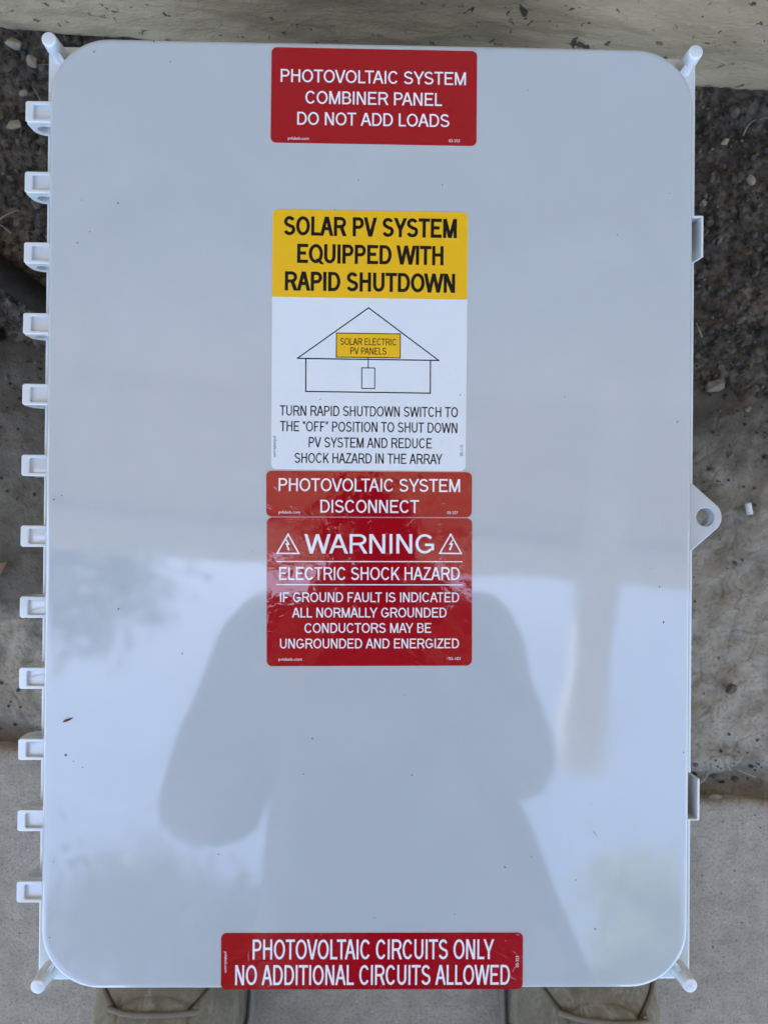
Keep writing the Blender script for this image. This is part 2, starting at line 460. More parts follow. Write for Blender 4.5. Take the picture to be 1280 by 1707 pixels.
def chip(name, xy, z, size, mat, seed, label, cat, group=None, thick=.0018, asp=1.5, rot=0.0, tilt=.25):
    rnd = random.Random(seed); n = 9; bm = bmesh.new()
    pts = [(cos(2 * pi * k / n) * size * asp * .5 * rnd.uniform(.7, 1.15), sin(2 * pi * k / n) * size * .5 * rnd.uniform(.7, 1.15)) for k in range(n)]
    top = [bm.verts.new((x, y, thick + rnd.uniform(-.3, .3) * thick)) for x, y in pts]
    mid = bm.verts.new((0, 0, thick * 1.5)); bot = [bm.verts.new((x * .95, y * .95, 0)) for x, y in pts]
    for k in range(n):
        bm.faces.new((top[k], top[(k + 1) % n], mid)); bm.faces.new((bot[k], bot[(k + 1) % n], top[(k + 1) % n], top[k]))
    bm.faces.new(bot)
    o = bm_obj(name, bm, mat); o.location = (xy[0], xy[1], z); o.rotation_euler = (rnd.uniform(-tilt, tilt), rnd.uniform(-tilt, tilt), rot)
    return tag(o, label, cat, group)
FG = 'pale paint flakes on the soil'
chip('paint_flake', (-.313, .407), .008, .0095, M['flake'], 1, 'largest pale paint flake on dark soil at the foot of the wall, left', 'paint flake', FG, .003, 1.7, -.2)
chip('paint_flake', (-.2985, .3935), .007, .009, M['flake'], 2, 'pale paint flake just below left of the upper left corner post', 'paint flake', FG, .002, 1.5, -.9)
chip('paint_flake', (-.3135, .338), .006, .009, M['flake'], 3, 'pale triangular paint flake on soil left of the first hinge knuckle', 'paint flake', FG, .002, 1.5, .3)
chip('paint_flake', (-.306, .366), .006, .0055, M['flake'], 4, 'small pale paint flake on soil between two larger flakes, left', 'paint flake', FG, .002, 1.4, .8)
chip('paint_flake', (.3115, .334), .006, .005, M['flake'], 5, 'small whitish paint flake on gravel right of the upper right corner', 'paint flake', FG, .002, 1.3, .4)
chip('paint_flake', (.312, -.251), -.006, .005, M['flake'], 6, 'whitish paint flake in the dirt joint right of the lower latch', 'paint flake', FG, .001, 2.6, .15)
chip('paint_flake', (.3345, .300), .006, .0075, M['flake'], 9, 'elongated tan paint flake on gravel at the right picture edge', 'paint flake', FG, .003, 1.5, -1.1)
chip('stone', (.3075, .118), -.003, .012, M['stone'], 14, 'flat oval tan stone set in the mortar right of the box', 'stone', None, .004, 1.9, .3, .1)
bm = bmesh.new(); r = bmesh.ops.create_cone(bm, cap_ends=True, segments=16, radius1=.0027, radius2=.0027, depth=.0105)
bmesh.ops.bevel(bm, geom=[e for e in bm.edges if abs((e.verts[0].co - e.verts[1].co).z) < 1e-6], offset=.0004, segments=2, affect='EDGES')
o = bm_obj('plastic_scrap', bm, M['scrap'], None, True, 40); o.location = (.337, .0085, .0025); o.rotation_euler = (radians(90), 0, .2)
tag(o, 'short white cylindrical scrap lying on grey mortar right of the lock tab', 'scrap')
# dead leaf at the left edge
def leaf():
    bm = bmesh.new(); n = 10; L = .030; rows = []
    for k in range(n + 1):
        t = k / n; wd = .0068 * (sin(pi * t ** .8) + .02)
        rows.append([bm.verts.new(((t - .5) * L, s * wd, .0015 + .003 * abs(s) + .0025 * sin(t * 4))) for s in (-1, -.5, 0, .5, 1)])
    for a, b in zip(rows, rows[1:]):
        for k in range(4): bm.faces.new((a[k], a[k + 1], b[k + 1], b[k]))
    o = bm_obj('dead_leaf', bm, M['leafbrown'], None, True); o.location = (-.3285, -.054, .001); o.rotation_euler = (0, 0, .75)
    tag(o, 'curled brown dead leaf at the left edge on dark mortar', 'leaf')
leaf()
o = tube('fallen_stick', [(-.46, .305, .006), (-.40, .262, .010), (-.345, .224, .012), (-.29, .186, .012), (-.24, .150, .010), (-.20, .123, .008)],
         [.010, .012, .0125, .0115, .011, .009], M['stick'], None, 12)
for v in o.data.vertices: v.co += Vector((0, 0, .002 * fbm(v.co.x * 60, v.co.y * 60, v.co.z * 60)))
tag(o, 'thick dark wet stick lying diagonally on the soil left of the hinge', 'stick')
chip('clod', (-.331, .156), -.004, .014, M['stick'], 21, 'small dark clod of dirt below the diagonal stick at left edge', 'dirt clod', None, .006, 1.3, .2)

# ------------------------------------------------------------------ house wall with eave (the box lies at its foot)
house = empty('house', F(0, V_WALL, 0), TH)
tag(house, 'house wall of rough cream painted masonry with chipped paint behind the box', 'house')
def wall_mesh():
    V = []; Q = []
    us = [-8, -3, -1.2] + [-.62 + .004 * k for k in range(311)] + [1.2, 3, 8]
    zs = [-.08, -.03] + [-.012 + .004 * k for k in range(36)] + [.16, .25, .5, 1.2, 2.46]
    for z in zs:
        for u in us:
            d = 0
            if abs(u) < .7 and -.03 < z < .2:
                d = .004 * fbm(u * 7, z * 20, 1.0, 3) + .0014 * fbm(u * 26, z * 60, 4.0, 4) + .0007 * fbm(u * 90, z * 120, 8.0, 3)
                d += .012 * math.exp(-((z + .012) / .012) ** 2) * 0
            V.append((u, -d, z))
    n = len(us)
    for j in range(len(zs) - 1):
        for i in range(n - 1):
            a = j * n + i; Q.append((a, a + 1, a + n + 1, a + n))
    # thickness: back face
    b = len(V)
    V.extend([(-8, .2, -.08), (8, .2, -.08), (8, .2, 2.46), (-8, .2, 2.46)]); Q.append((b + 1, b, b + 3, b + 2))
    Q.append((0, b, b + 1, n - 1)); tl = (len(zs) - 1) * n
    Q.append((tl, tl + n - 1, b + 2, b + 3))
    return mesh('wall', V, Q, M['wall'], house, True)
wall_mesh()
def hbox(name, u0, u1, v0, v1, z0, z1, mat, bev=.003):
    bm = bmesh.new(); box_bm(bm, ((u0 + u1) / 2, (v0 + v1) / 2, (z0 + z1) / 2), (u1 - u0, v1 - v0, z1 - z0), bev)
    return bm_obj(name, bm, mat, house, False)
EY = -.19 - V_WALL                        # outer edge of the eave, measured from the wall face
def soffit():
    bm = bmesh.new(); v = 0.0
    n = 4; wd = (-(EY + .13)) / n
    for k in range(n): box_bm(bm, (0, -wd * (k + .5) - .001, 2.41), (16, wd - .007, .02), .002)
    box_bm(bm, (0, -wd * n / 2, 2.432), (16, wd * n - .01, .02))
    return bm_obj('soffit', bm, M['soffit'], house)
soffit()
hbox('fascia', -8, 8, EY + .105, EY + .130, 2.36, 2.56, M['trim'])
hbox('gutter', -8, 8, EY, EY + .103, 2.38, 2.48, M['trim'], .012)
bm = bmesh.new()
vs = [bm.verts.new(p) for p in ((-8.1, EY + .02, 2.49), (8.1, EY + .02, 2.49), (8.1, 5.0, 4.6), (-8.1, 5.0, 4.6), (-8.1, EY + .02, 2.56), (8.1, EY + .02, 2.56), (8.1, 5.0, 4.72), (-8.1, 5.0, 4.72))]
for f in ((0, 1, 2, 3), (4, 5, 6, 7), (0, 1, 5, 4), (2, 3, 7, 6), (0, 3, 7, 4), (1, 2, 6, 5)): bm.faces.new([vs[i] for i in f])
bm_obj('roof', bm, M['roof'], house)
bm = bmesh.new(); box_bm(bm, (0, 0, 0), (.13, 1.20, .11), .006)
beam = bm_obj('beam', bm, M['trim'], house); beam.location = (.79, -.60, 2.335); beam.rotation_euler = (0, 0, -.10 - TH)

# ------------------------------------------------------------------ trees overhead
def tree(loc, cz, cr, leaves, seed, label, off=(0, 0), leaf=.10, mat='leaf'):
    rnd = random.Random(seed); t = empty('tree', loc)
    tag(t, label, 'tree', 'trees beyond the eave')
    c = Vector((off[0], off[1], cz))
    path = [Vector((0, 0, 0)).lerp(c, k / 6) + Vector((.08 * sin(k), .08 * cos(k * 1.7), 0)) for k in range(7)]
    path[0].z = -.05
    tube('trunk', path, [.16, .14, .12, .10, .08, .06, .04], M['bark'], t, 10)
    for k in range(6):
        d = Vector((rnd.gauss(0, 1), rnd.gauss(0, 1), rnd.uniform(-.2, .8))).normalized() * cr * .85
        s = path[4].lerp(path[6], rnd.random())
        tube('limb', [s, s + d * .4 + Vector((0, 0, .1)), s + d], [.045, .03, .012], M['bark'], t, 7)
    V = []; Q = []
    cl = [(c + Vector((rnd.gauss(0, 1), rnd.gauss(0, 1), rnd.gauss(0, .8))).normalized() * cr * rnd.uniform(.35, 1.0), cr * rnd.uniform(.16, .36)) for _ in range(26)]
    for i in range(leaves):
        p0, rr = rnd.choice(cl); p = p0 + Vector((rnd.gauss(0, rr * .6), rnd.gauss(0, rr * .6), rnd.gauss(0, rr * .5)))
        R = Euler((rnd.gauss(0, .7), rnd.gauss(0, .7), rnd.random() * 6.28)).to_matrix(); L = leaf * rnd.uniform(.6, 1.2); b = len(V)
        for q in ((0, -.5, 0), (.26, -.1, .04), (0, .5, 0), (-.26, -.1, .04)): V.append(p + R @ Vector(q) * L)
        Q.append((b, b + 1, b + 2, b + 3))
    mesh('crown', V, Q, M[mat], t)
tree((-3.3, -1.6, 0), 4.4, .74, 3400, 3, 'leafy tree whose branches hang beside the eave, mirrored left of the warning sticker', (1.60, 1.46), .08)
tree((-2.6, -6.2, 0), 6.3, 1.25, 9000, 8, 'leafy tree mirrored in the lower left corner of the lid', (.7, 2.25), .10)
tree((4.3, -5.6, 0), 6.2, 1.05, 9000, 13, 'leafy tree mirrored in the lower right corner of the lid', (-1.75, 1.4), .11, 'leaf_light')

# ------------------------------------------------------------------ the enclosure
HX, HY, RC = .2032, .2977, .0375
boxe = empty('combiner_box', (0, 0, 0))
tag(boxe, 'pale grey plastic electrical enclosure with hinged lid covered in warning stickers', 'electrical box')
P = M['base']
def lid():
    V = []; Q = []; n = 14
    prof = [(-.0010, -.0185), (.0, -.0175), (.0003, -.0045)]
    for k in range(9):
        a = pi / 2 * k / 8; prof.append((.0003 + .0034 * (1 - cos(a)), -.0036 + .0036 * sin(a)))
    m = 4 * (n + 1)
    for ins, z in prof:
        ins = max(ins, 0) if z > -.018 else .001
        for x, y in rrect(HX - ins, HY - ins, RC - ins, n): V.append((x, y, LID + z))
    for j in range(len(prof) - 1):
        for k in range(m):
            a = j * m + k; b = j * m + (k + 1) % m
            Q.append((a, b, b + m, a + m))
    top = (len(prof) - 1) * m
    # flat inner ring keeps the shading of the big face clean
    for x, y in rrect(HX - .006, HY - .006, RC - .006, n): V.append((x, y, LID))
    for k in range(m):
        a = top + k; b = top + (k + 1) % m; Q.append((a, b, b + m, a + m))
    Q.append(tuple(top + m + k for k in range(m)))
    # the inside of the rim
    base = len(V)
    for x, y in rrect(HX - .005, HY - .005, RC - .005, n): V.append((x, y, LID - .0185))
    for k in range(m): Q.append((base + k, base + (k + 1) % m, (k + 1) % m, k))
    return mesh('lid', V, Q, M['plastic'], boxe, True)
lid()
# base: flange with square corners, tapered tub below
flange = outline('flange', [rrect(.2114, .3023, .004, 5)], LID - .0225, LID - .0190, .0008, P, boxe)
def tub():
    V = []; Q = []; n = 10; m = 4 * (n + 1)
    prof = [(.2000, .2900, LID - .0226), (.1985, .2885, LID - .05), (.190, .279, .012), (.185, .274, .002)]
    for hx, hy, z in prof:
        for x, y in rrect(hx, hy, .03, n): V.append((x, y, z))
    for j in range(len(prof) - 1):
        for k in range(m):
            a = j * m + k; b = j * m + (k + 1) % m; Q.append((a, b, b + m, a + m))
    Q.append(tuple(range((len(prof) - 1) * m, len(prof) * m))[::-1])
    return mesh('tub', V, Q, P, boxe, True)
tub()
def post(x, y):
    V = []; Q = []; s = 28
    prof = [(.0056, LID - .0226), (.0054, LID - .016), (.0046, LID - .0012), (.0044, LID - .0004), (.0040, LID - .0001), (.0036, LID + .0)]
    for r, z in prof:
        for k in range(s): V.append((x + r * cos(2 * pi * k / s), y + r * sin(2 * pi * k / s), z))
    for j in range(len(prof) - 1):
        for k in range(s):
            a = j * s + k; b = j * s + (k + 1) % s; Q.append((a, b, b + s, a + s))
    Q.append(tuple((len(prof) - 1) * s + k for k in range(s)))
    o = mesh('corner_post', V, Q, P, boxe, True)
    o.data.set_sharp_from_angle(angle=radians(50))
    # web running from the post back under the lid
    bm = bmesh.new(); box_bm(bm, (0, 0, 0), (.0022, .020, .012), .0004)
    wb = bm_obj('web', bm, P, o); d = math.atan2(-y, -x)
    wb.location = (x + cos(d) * .011, y + sin(d) * .011, LID - .0150); wb.rotation_euler = (0, 0, d - pi / 2)
for x, y in ((-.2037, .2957), (.2037, .2957), (-.2039, -.2953), (.2041, -.2953)): post(x, y)

# hinge knuckles along the left side: D-profile bored blocks with a pocket in the top face
def knuckle_mesh():
    Lk = .0134; pr = []; z1 = 0.0; dep = .0165; xo = -.0180
    pr.append((.010, z1)); pr.append((xo + .0012, z1)); pr.append((xo + .0003, z1 - .0004)); pr.append((xo, z1 - .0014))
    cxx, czz, rx, rz = xo + .0088, -.0082, .0088, .0083
    for k in range(1, 17):
        a = pi + (pi / 2) * k / 16; pr.append((cxx + rx * cos(a), czz + rz * sin(a)))
    pr.append((.010, -dep))
    hole = [(xo + .0096 + .0056 * cos(2 * pi * k / 24), -.0084 + .0046 * sin(2 * pi * k / 24)) for k in range(24)]
    o = outline('hinge_knuckle', [pr, hole], -Lk / 2, Lk / 2, .0005, P, None)
    me = o.data
    me.transform(Matrix.Rotation(radians(90), 4, 'X'))          # profile (x, z), extruded along y
    # rim of the pocket on the top face
    rim = outline('rim', [[(.010, -Lk / 2), (.010, -Lk / 2 + .0021), (xo + .0056, -Lk / 2 + .0021), (xo + .0050, -Lk / 2 + .0027),
                           (xo + .0050, Lk / 2 - .0027), (xo + .0056, Lk / 2 - .0021), (.010, Lk / 2 - .0021), (.010, Lk / 2),
                           (xo + .0012, Lk / 2), (xo + .0001, Lk / 2 - .0010), (xo + .0001, -Lk / 2 + .0010), (xo + .0012, -Lk / 2)]], -.0012, .0024, .0005, P, None)
    bm = bmesh.new(); bm.from_mesh(me); bm.from_mesh(rim.data); bm.to_mesh(me); bm.free()
    bpy.data.objects.remove(rim)
    return o
k0 = knuckle_mesh()
for i in range(12):
    o = k0 if i == 0 else k0.copy()
    if i: COL.objects.link(o)
    o.parent = boxe; o.location = (-.2014, .2520 - .04458 * i, LID - .0064)
# latch covers on the right edge
def latch(y, s):
    bm = bmesh.new(); rows = []
    prof = []
    for k in range(9):
        a = k / 8; prof.append((.0004 + .0050 * sin(a * pi / 2) ** .8, -.020 + .0165 * (1 - cos(a * pi / 2)) ** .8))
    prof.append((.0056, -.0022)); prof.append((.0057, -.0010))
    for j in range(9):
        t = j / 8; ring = []
        for x, z in prof: ring.append(bm.verts.new((.2032 + x, y + (t - .5) * .0260, LID + z - .0015)))
        for x, z in reversed(prof): ring.append(bm.verts.new((.2032 + x + .0014, y + (t - .5) * .0260, LID + z - .0020)))
        rows.append(ring)
    n = len(rows[0])
    for a, b in zip(rows, rows[1:]):
        for k in range(n): bm.faces.new((a[k], a[(k + 1) % n], b[(k + 1) % n], b[k]))
    bm.faces.new(rows[0]); bm.faces.new(rows[-1])
    e = y + s * .0128                                             # end plate on the side away from the middle of the lid
    box_bm(bm, (.2032 + .0029, e, LID - .0118), (.0078, .0010, .0185), .0003)
    return bm_obj('latch', bm, M['metal'], boxe, True, 40)
latch(.1790, 1); latch(-.1790, -1)
# padlock tab and its twin under it
def tab(z0, z1, hx, name):
    pts = [(.196, .0216), (.2050, .0216)]
    c = (.2134, .0003); r = .0105
    for k in range(17):
        a = radians(45 - 90 * k / 16); pts.append((c[0] + r * cos(a), c[1] + r * sin(a)))
    pts += [(.2050, -.0212), (.196, -.0212)]
    hole = [(hx + .0058 * cos(2 * pi * k / 32), .0003 + .0058 * sin(2 * pi * k / 32)) for k in range(32)]
    return outline(name, [pts, hole], z0, z1, .0006, M['plastic'], boxe)
tab(LID - .0078, LID - .0040, .2134, 'lock_tab')
tab(LID - .0190, LID - .0125, .2134, 'lock_tab')

# ------------------------------------------------------------------ lettering: upper-case sans alphabet drawn with strokes
ADV = dict(A=(667, -2, 670), B=(667, 73, 555), C=(722, 50, 639), D=(722, 77, 600), E=(667, 79, 537), F=(611, 82, 489), G=(778, 54, 658), H=(722, 80, 563),
           I=(278, 93, 95), J=(500, 28, 380), K=(667, 73, 594), L=(556, 73, 445), M=(833, 74, 686), N=(722, 76, 564), O=(778, 48, 685), P=(667, 77, 546),
           Q=(778, 43, 700), R=(722, 79, 633), S=(667, 45, 573), T=(611, 23, 564), U=(722, 79, 564), V=(667, 4, 658), W=(944, 12, 920), X=(667, 4, 657),
           Y=(667, 3, 660), Z=(611, 20, 570))
ADV.update({' ': (278, 0, 0), '“': (333, 45, 250), '”': (333, 40, 250)})
KERN = {'TA': -74, 'LT': -74, 'PA': -74, 'LY': -74, 'WA': -40, 'AY': -74, 'AV': -74, 'OV': -20, 'VO': -20, 'LV': -74, 'YS': -20, 'AT': -74, 'RY': -20}
def arc(cx, cy, rx, ry, a0, a1, n=14, e=1.0):
    e = max(e, .985); L = []
    for k in range(n + 1):
        a = radians(a0 + (a1 - a0) * k / n); c, s = cos(a), sin(a)
        L.append((cx + rx * math.copysign(abs(c) ** e, c), cy + ry * math.copysign(abs(s) ** e, s)))
    return L
def glyph(ch, W, H, t, th):
    """list of polygons (quads) in glyph space"""
    q = []
    X = lambda u: t / 2 + u * (W - t)
    Y = lambda v: th / 2 + v * (H - th)
    def V(u, v0=0., v1=1., full=True):
        y0 = 0 if v0 == 0 else Y(v0); y1 = H if v1 == 1 else Y(v1)
        q.append([(X(u) - t / 2, y0), (X(u) + t / 2, y0), (X(u) + t / 2, y1), (X(u) - t / 2, y1)])
    def Hb(v, u0=0., u1=1., e0=True, e1=True):
        x0 = 0 if u0 == 0 and e0 else X(u0); x1 = W if u1 == 1 and e1 else X(u1)
        q.append([(x0, Y(v) - th / 2), (x1, Y(v) - th / 2), (x1, Y(v) + th / 2), (x0, Y(v) + th / 2)])
    def D(xb, yb, xt, yt, wd): q.append([(xb - wd / 2, yb), (xb + wd / 2, yb), (xt + wd / 2, yt), (xt - wd / 2, yt)])
    def Rb(pts, closed=False):
        P2 = [(X(u), Y(v)) for u, v in pts]; n = len(P2); o = []; prevn = None
        for i in range(n):
            a = P2[(i - 1) % n] if closed or i else P2[0]; b = P2[(i + 1) % n] if closed or i < n - 1 else P2[-1]
            dx, dy = b[0] - a[0], b[1] - a[1]; l = math.hypot(dx, dy) or 1; nx, ny = -dy / l, dx / l
            o.append(((P2[i][0] + nx * t / 2, P2[i][1] + ny * th / 2), (P2[i][0] - nx * t / 2, P2[i][1] - ny * th / 2)))
        for i in range(n if closed else n - 1):
            a, b = o[i], o[(i + 1) % n]; q.append([a[0], b[0], b[1], a[1], 'R'])
    td = t * 1.1
    if ch == 'A':
        D(td / 2, 0, W / 2 - td * .08, H, td); D(W - td / 2, 0, W / 2 + td * .08, H, td); y = H * .29
        q.append([(W * .2, y), (W * .8, y), (W * .8, y + th), (W * .2, y + th)])
    elif ch == 'B':
        V(0); Rb([(0, 1), (.5, 1)] + arc(.5, .765, .43, .235, 90, -90) + [(0, .53)]); Rb([(.5, .53)] + arc(.52, .265, .48, .265, 90, -90) + [(0, 0)])
    elif ch == 'C': Rb(arc(.5, .5, .5, .5, 37, 323, 34, .93))
    elif ch == 'D': V(0); Rb([(0, 1), (.42, 1)] + arc(.42, .5, .58, .5, 90, -90, 24, .9) + [(0, 0)])
    elif ch == 'E': V(0); Hb(1); Hb(.52, 0, .94); Hb(0)
    elif ch == 'F': V(0); Hb(1); Hb(.49, 0, .86)
    elif ch == 'G': Rb(arc(.5, .5, .5, .5, 38, 322, 32, .93)); V(1, .12, .42); Hb(.44, .52, 1)
    elif ch == 'H': V(0); V(1); Hb(.54)
    elif ch == 'I': q.append([(0, 0), (W, 0), (W, H), (0, H)])
    elif ch == 'J': V(1, .28, 1); Rb([(1, .3)] + arc(.5, .28, .5, .28, 0, -170))
    elif ch == 'K': V(0); D(X(0), H * .33, W - td * .65, H, td * 1.1); D(W - td * .6, 0, W * .36, H * .60, td * 1.15)
    elif ch == 'L': V(0); Hb(0)
    elif ch == 'M': V(0); V(1); D(W / 2, 0, td * .55, H, td); D(W / 2, 0, W - td * .55, H, td)
    elif ch == 'N': V(0); V(1); D(W - td * .58, 0, td * .58, H, td * 1.08)
    elif ch in 'O0': Rb(arc(.5, .5, .5, .5, 0, 348.75, 31, .94), True)
    elif ch == 'Q': Rb(arc(.5, .5, .5, .5, 0, 348.75, 31, .94), True); D(W * .96, -H * .05, W * .62, H * .24, td * 1.1)
    elif ch == 'P': V(0); Rb([(0, 1), (.55, 1)] + arc(.55, .735, .45, .265, 90, -90) + [(0, .47)])
    elif ch == 'R': V(0); Rb([(0, 1), (.52, 1)] + arc(.52, .745, .41, .255, 90, -90) + [(0, .49)]); D(W - td * .55, 0, W * .56, H * .5, td * 1.12)
    elif ch == 'S':
        Rb(arc(.5, .755, .455, .245, 22, 180, 14) + arc(.5, .755, .455, .215, 184, 232, 5) + [(.42, .525), (.6, .475)] + arc(.5, .27, .5, .225, 52, 4, 6) + arc(.5, .25, .5, .25, -2, -162, 15))
    elif ch == 'T': Hb(1); V(.5)
    elif ch == 'U': V(0, .32, 1); V(1, .32, 1); Rb([(0, .34)] + arc(.5, .33, .5, .33, 180, 360, 18) + [(1, .34)])
    elif ch == 'V': D(W / 2 - td * .05, 0, td / 2, H, td); D(W / 2 + td * .05, 0, W - td / 2, H, td)
    elif ch == 'W':
        for xb, xt in ((.265, .055), (.265, .5), (.735, .5), (.735, .945)): D(xb * W, 0, xt * W, H, td * .98)
    elif ch == 'X': D(td / 2, 0, W - td / 2, H, td); D(W - td / 2, 0, td / 2, H, td)
    elif ch == 'Y': V(.5, 0, .44); D(W / 2 - t * .06, H * .40, td / 2, H, td); D(W / 2 + t * .06, H * .40, W - td / 2, H, td)
    elif ch == 'Z': Hb(1, .04, 1); Hb(0); D(td * .6, th * .6, W - td * .65, H - th * .6, td * 1.05)
    elif ch in '“”':
        for k in (0, 1):
            x = W * (.22 + .52 * k); sg = -1 if ch == '“' else 1
            q.append([(x - t * .5 - sg * t * .15, H * .72), (x + t * .35 - sg * t * .15, H * .72), (x + t * .5 + sg * t * .15, H), (x - t * .4 + sg * t * .15, H)])
    return q

class Print:
    """collects flat print on a sticker as one mesh a hair above it"""
    def __init__(s, z): s.V = []; s.F = []; s.k = 0; s.z = z
    def poly(s, pts, bump=True):
        if bump: s.k = (s.k + 1) % 14
        b = len(s.V); z = s.z + s.k * 2.5e-6
        for x, y in pts: s.V.append((x, y, z))
        s.F.append(tuple(range(b, b + len(pts))))
    def line(s, a, b, wd):
        dx, dy = b[0] - a[0], b[1] - a[1]; l = math.hypot(dx, dy); nx, ny = -dy / l * wd / 2, dx / l * wd / 2; ex, ey = dx / l * wd / 2, dy / l * wd / 2
        s.poly([(a[0] + nx - ex, a[1] + ny - ey), (a[0] - nx - ex, a[1] - ny - ey), (b[0] - nx + ex, b[1] - ny + ey), (b[0] + nx + ex, b[1] + ny + ey)])
    def text(s, txt, a, b, cap, bold=False):
        """baseline from a to b (ink edge to ink edge), capital height cap"""
        x = 0; pos = []
        for i, ch in enumerate(txt):
            adv, lsb, ink = ADV[ch]
            if ch != ' ':
                adv -= 26 if bold else 20
                if bold: lsb -= 20; ink += 32
            if i and txt[i - 1] + ch in KERN: x += KERN[txt[i - 1] + ch]
            pos.append((ch, x + lsb, ink)); x += adv
        vis = [p for p in pos if p[0] != ' ']; x0 = vis[0][1]; x1 = vis[-1][1] + vis[-1][2]
        dx, dy = b[0] - a[0], b[1] - a[1]; L = math.hypot(dx, dy); ux, uy = dx / L, dy / L
        k = L / (x1 - x0); r = k / (cap / 716)
        t = (.214 if bold else .143) * cap * min(1.1, r) ** .7; th = (.172 if bold else .122) * cap
        for ch, px, ink in vis:
            Wd = max(ink * k, t)
            ox = (px - x0) * k
            if ch == 'I': ox += (ink * k - t) / 2; Wd = t
            last_r = False
            for pl in glyph(ch, Wd, cap, t, th):
                rib = pl[-1] == 'R'; pts = pl[:-1] if rib else pl
                s.poly([(a[0] + (ox + p[0]) * ux - p[1] * uy, a[1] + (ox + p[0]) * uy + p[1] * ux) for p in pts], not (rib and last_r))
                last_r = rib
    def small(s, txt, a, b, cap):
        cu = bpy.data.curves.new('small', 'FONT'); cu.body = txt; cu.size = 1; cu.fill_mode = 'FRONT'
        t = bpy.data.objects.new('small', cu); COL.objects.link(t); me = eval_mesh(t); bpy.data.objects.remove(t)
        xs = [v.co.x for v in me.vertices]; x0, x1 = min(xs), max(xs); dx, dy = b[0] - a[0], b[1] - a[1]; L = math.hypot(dx, dy); ux, uy = dx / L, dy / L
        k = L / (x1 - x0); ky = cap / .7
        base = len(s.V)
        for v in me.vertices:
            px, py = (v.co.x - x0) * k, v.co.y * ky; s.V.append((a[0] + px * ux - py * uy, a[1] + px * uy + py * ux, s.z))
        for p in me.polygons: s.F.append(tuple(base + i for i in p.vertices))
        bpy.data.meshes.remove(me)
    def build(s, name, mat, parent):
        o = mesh(name, [(x, y, z) for x, y, z in s.V], s.F, mat, parent)
        bm = bmesh.new(); bm.from_mesh(o.data)
        for f in bm.faces:
            f.normal_update()
            if f.normal.z < 0: f.normal_flip()
        bm.to_mesh(o.data); bm.free()
        return o

TK = .00022                                # sticker thickness
def sticker(name, corners, r, mat, label, lift=0.0):
    """corners TL, TR, BR, BL in metres on the lid"""
    c = [Vector((x / 1000, y / 1000)) for x, y in corners]; L = []
    for i in range(4):
        p, a, b = c[i], c[i - 1], c[(i + 1) % 4]; u = (a - p).normalized(); v = (b - p).normalized()
        ctr = p + (u + v) * r
        for k in range(9):
            an = pi / 2 * k / 8
            L.append(ctr - v * r * cos(an) * 1.0 - u * r * sin(an) if False else ctr - v * r * cos(an) - u * r * sin(an))
    z0, z1 = LID + .00003 + lift, LID + TK + lift
    n = len(L)
    V = [(p.x, p.y, z0) for p in L]; ce = sum(L, Vector((0, 0))) / n
    V += [(p.x, p.y, z1 - .00008) for p in L]
    V += [((p + (ce - p).normalized() * .00012).x, (p + (ce - p).normalized() * .00012).y, z1) for p in L]
    Q = [(k, (k + 1) % n, n + (k + 1) % n, n + k) for k in range(n)] + [(n + k, n + (k + 1) % n, 2 * n + (k + 1) % n, 2 * n + k) for k in range(n)] + [tuple(range(2 * n, 3 * n))]
    o = mesh(name, V, Q, mat, boxe)
    bm = bmesh.new(); bm.from_mesh(o.data); bmesh.ops.recalc_face_normals(bm, faces=bm.faces); bm.to_mesh(o.data); bm.free()
    o['label'] = label
    return o
mm = lambda *a: tuple(x / 1000 for x in a)
ZP = LID + TK + .00003

sA = sticker('combiner_sticker', [(-64.6, 293.0), (64.6, 293.0), (64.7, 232.9), (-64.7, 232.9)], .0034, M['red'], 'red sticker reading photovoltaic system combiner panel')
p = Print(ZP)
p.text('PHOTOVOLTAIC SYSTEM', mm(-58.7, 271.2), mm(57.6, 271.2), .0081); p.text('COMBINER PANEL', mm(-43.1, 257.75), mm(42.7, 257.75), .0081)
p.text('DO NOT ADD LOADS', mm(-48.1, 244.4), mm(47.4, 244.5), .0081)
p.small('pvlabels.com', mm(-53.8, 234.95), mm(-40.7, 234.9), .0019); p.small('03-355', mm(47.2, 235.1), mm(54.1, 235.1), .0018)
p.build('lettering', M['ink_white'], sA)

sB = sticker('shutdown_sticker', [(-63.0, 191.0), (59.8, 191.0), (59.6, 27.85), (-62.4, 27.87)], .0036, M['white'], 'white sticker with yellow heading about rapid shutdown')
def yellow():
    L = [(-63.0 + .15, 135.95), (59.75 - .15, 135.8)]
    for cx_, a0 in ((59.8 - 3.6 - .1, 0), (-63.0 + 3.6 + .1, 90)):
        for k in range(9):
            a = radians(a0 + 90 * k / 8); L.append((cx_ + 3.55 * cos(a), 191.0 - 3.6 - .05 + 3.55 * sin(a)))
    q = Print(LID + TK + .00001); q.k = 0; q.poly([mm(*x) for x in L], False); return q.build('heading_band', M['yellow'], sB)
yellow()
q = Print(LID + TK + .00001); q.poly([mm(*x) for x in ((-22.3, 113.7), (17.75, 113.65), (17.8, 98.55), (-22.25, 98.6))], False); q.build('solar_panel_symbol', M['yellow'], sB)
p = Print(ZP)
p.text('SOLAR PV SYSTEM', mm(-56.0, 174.8), mm(52.7, 174.5), .01205, True); p.text('EQUIPPED WITH', mm(-47.4, 157.45), mm(44.5, 157.25), .01205, True)
p.text('RAPID SHUTDOWN', mm(-54.9, 140.05), mm(51.9, 139.95), .01205, True)
p.text('SOLAR ELECTRIC', mm(-19.9, 106.3), mm(15.4, 106.3), .0043); p.text('PV PANELS', mm(-13.5, 100.5), mm(9.1, 100.5), .0043)
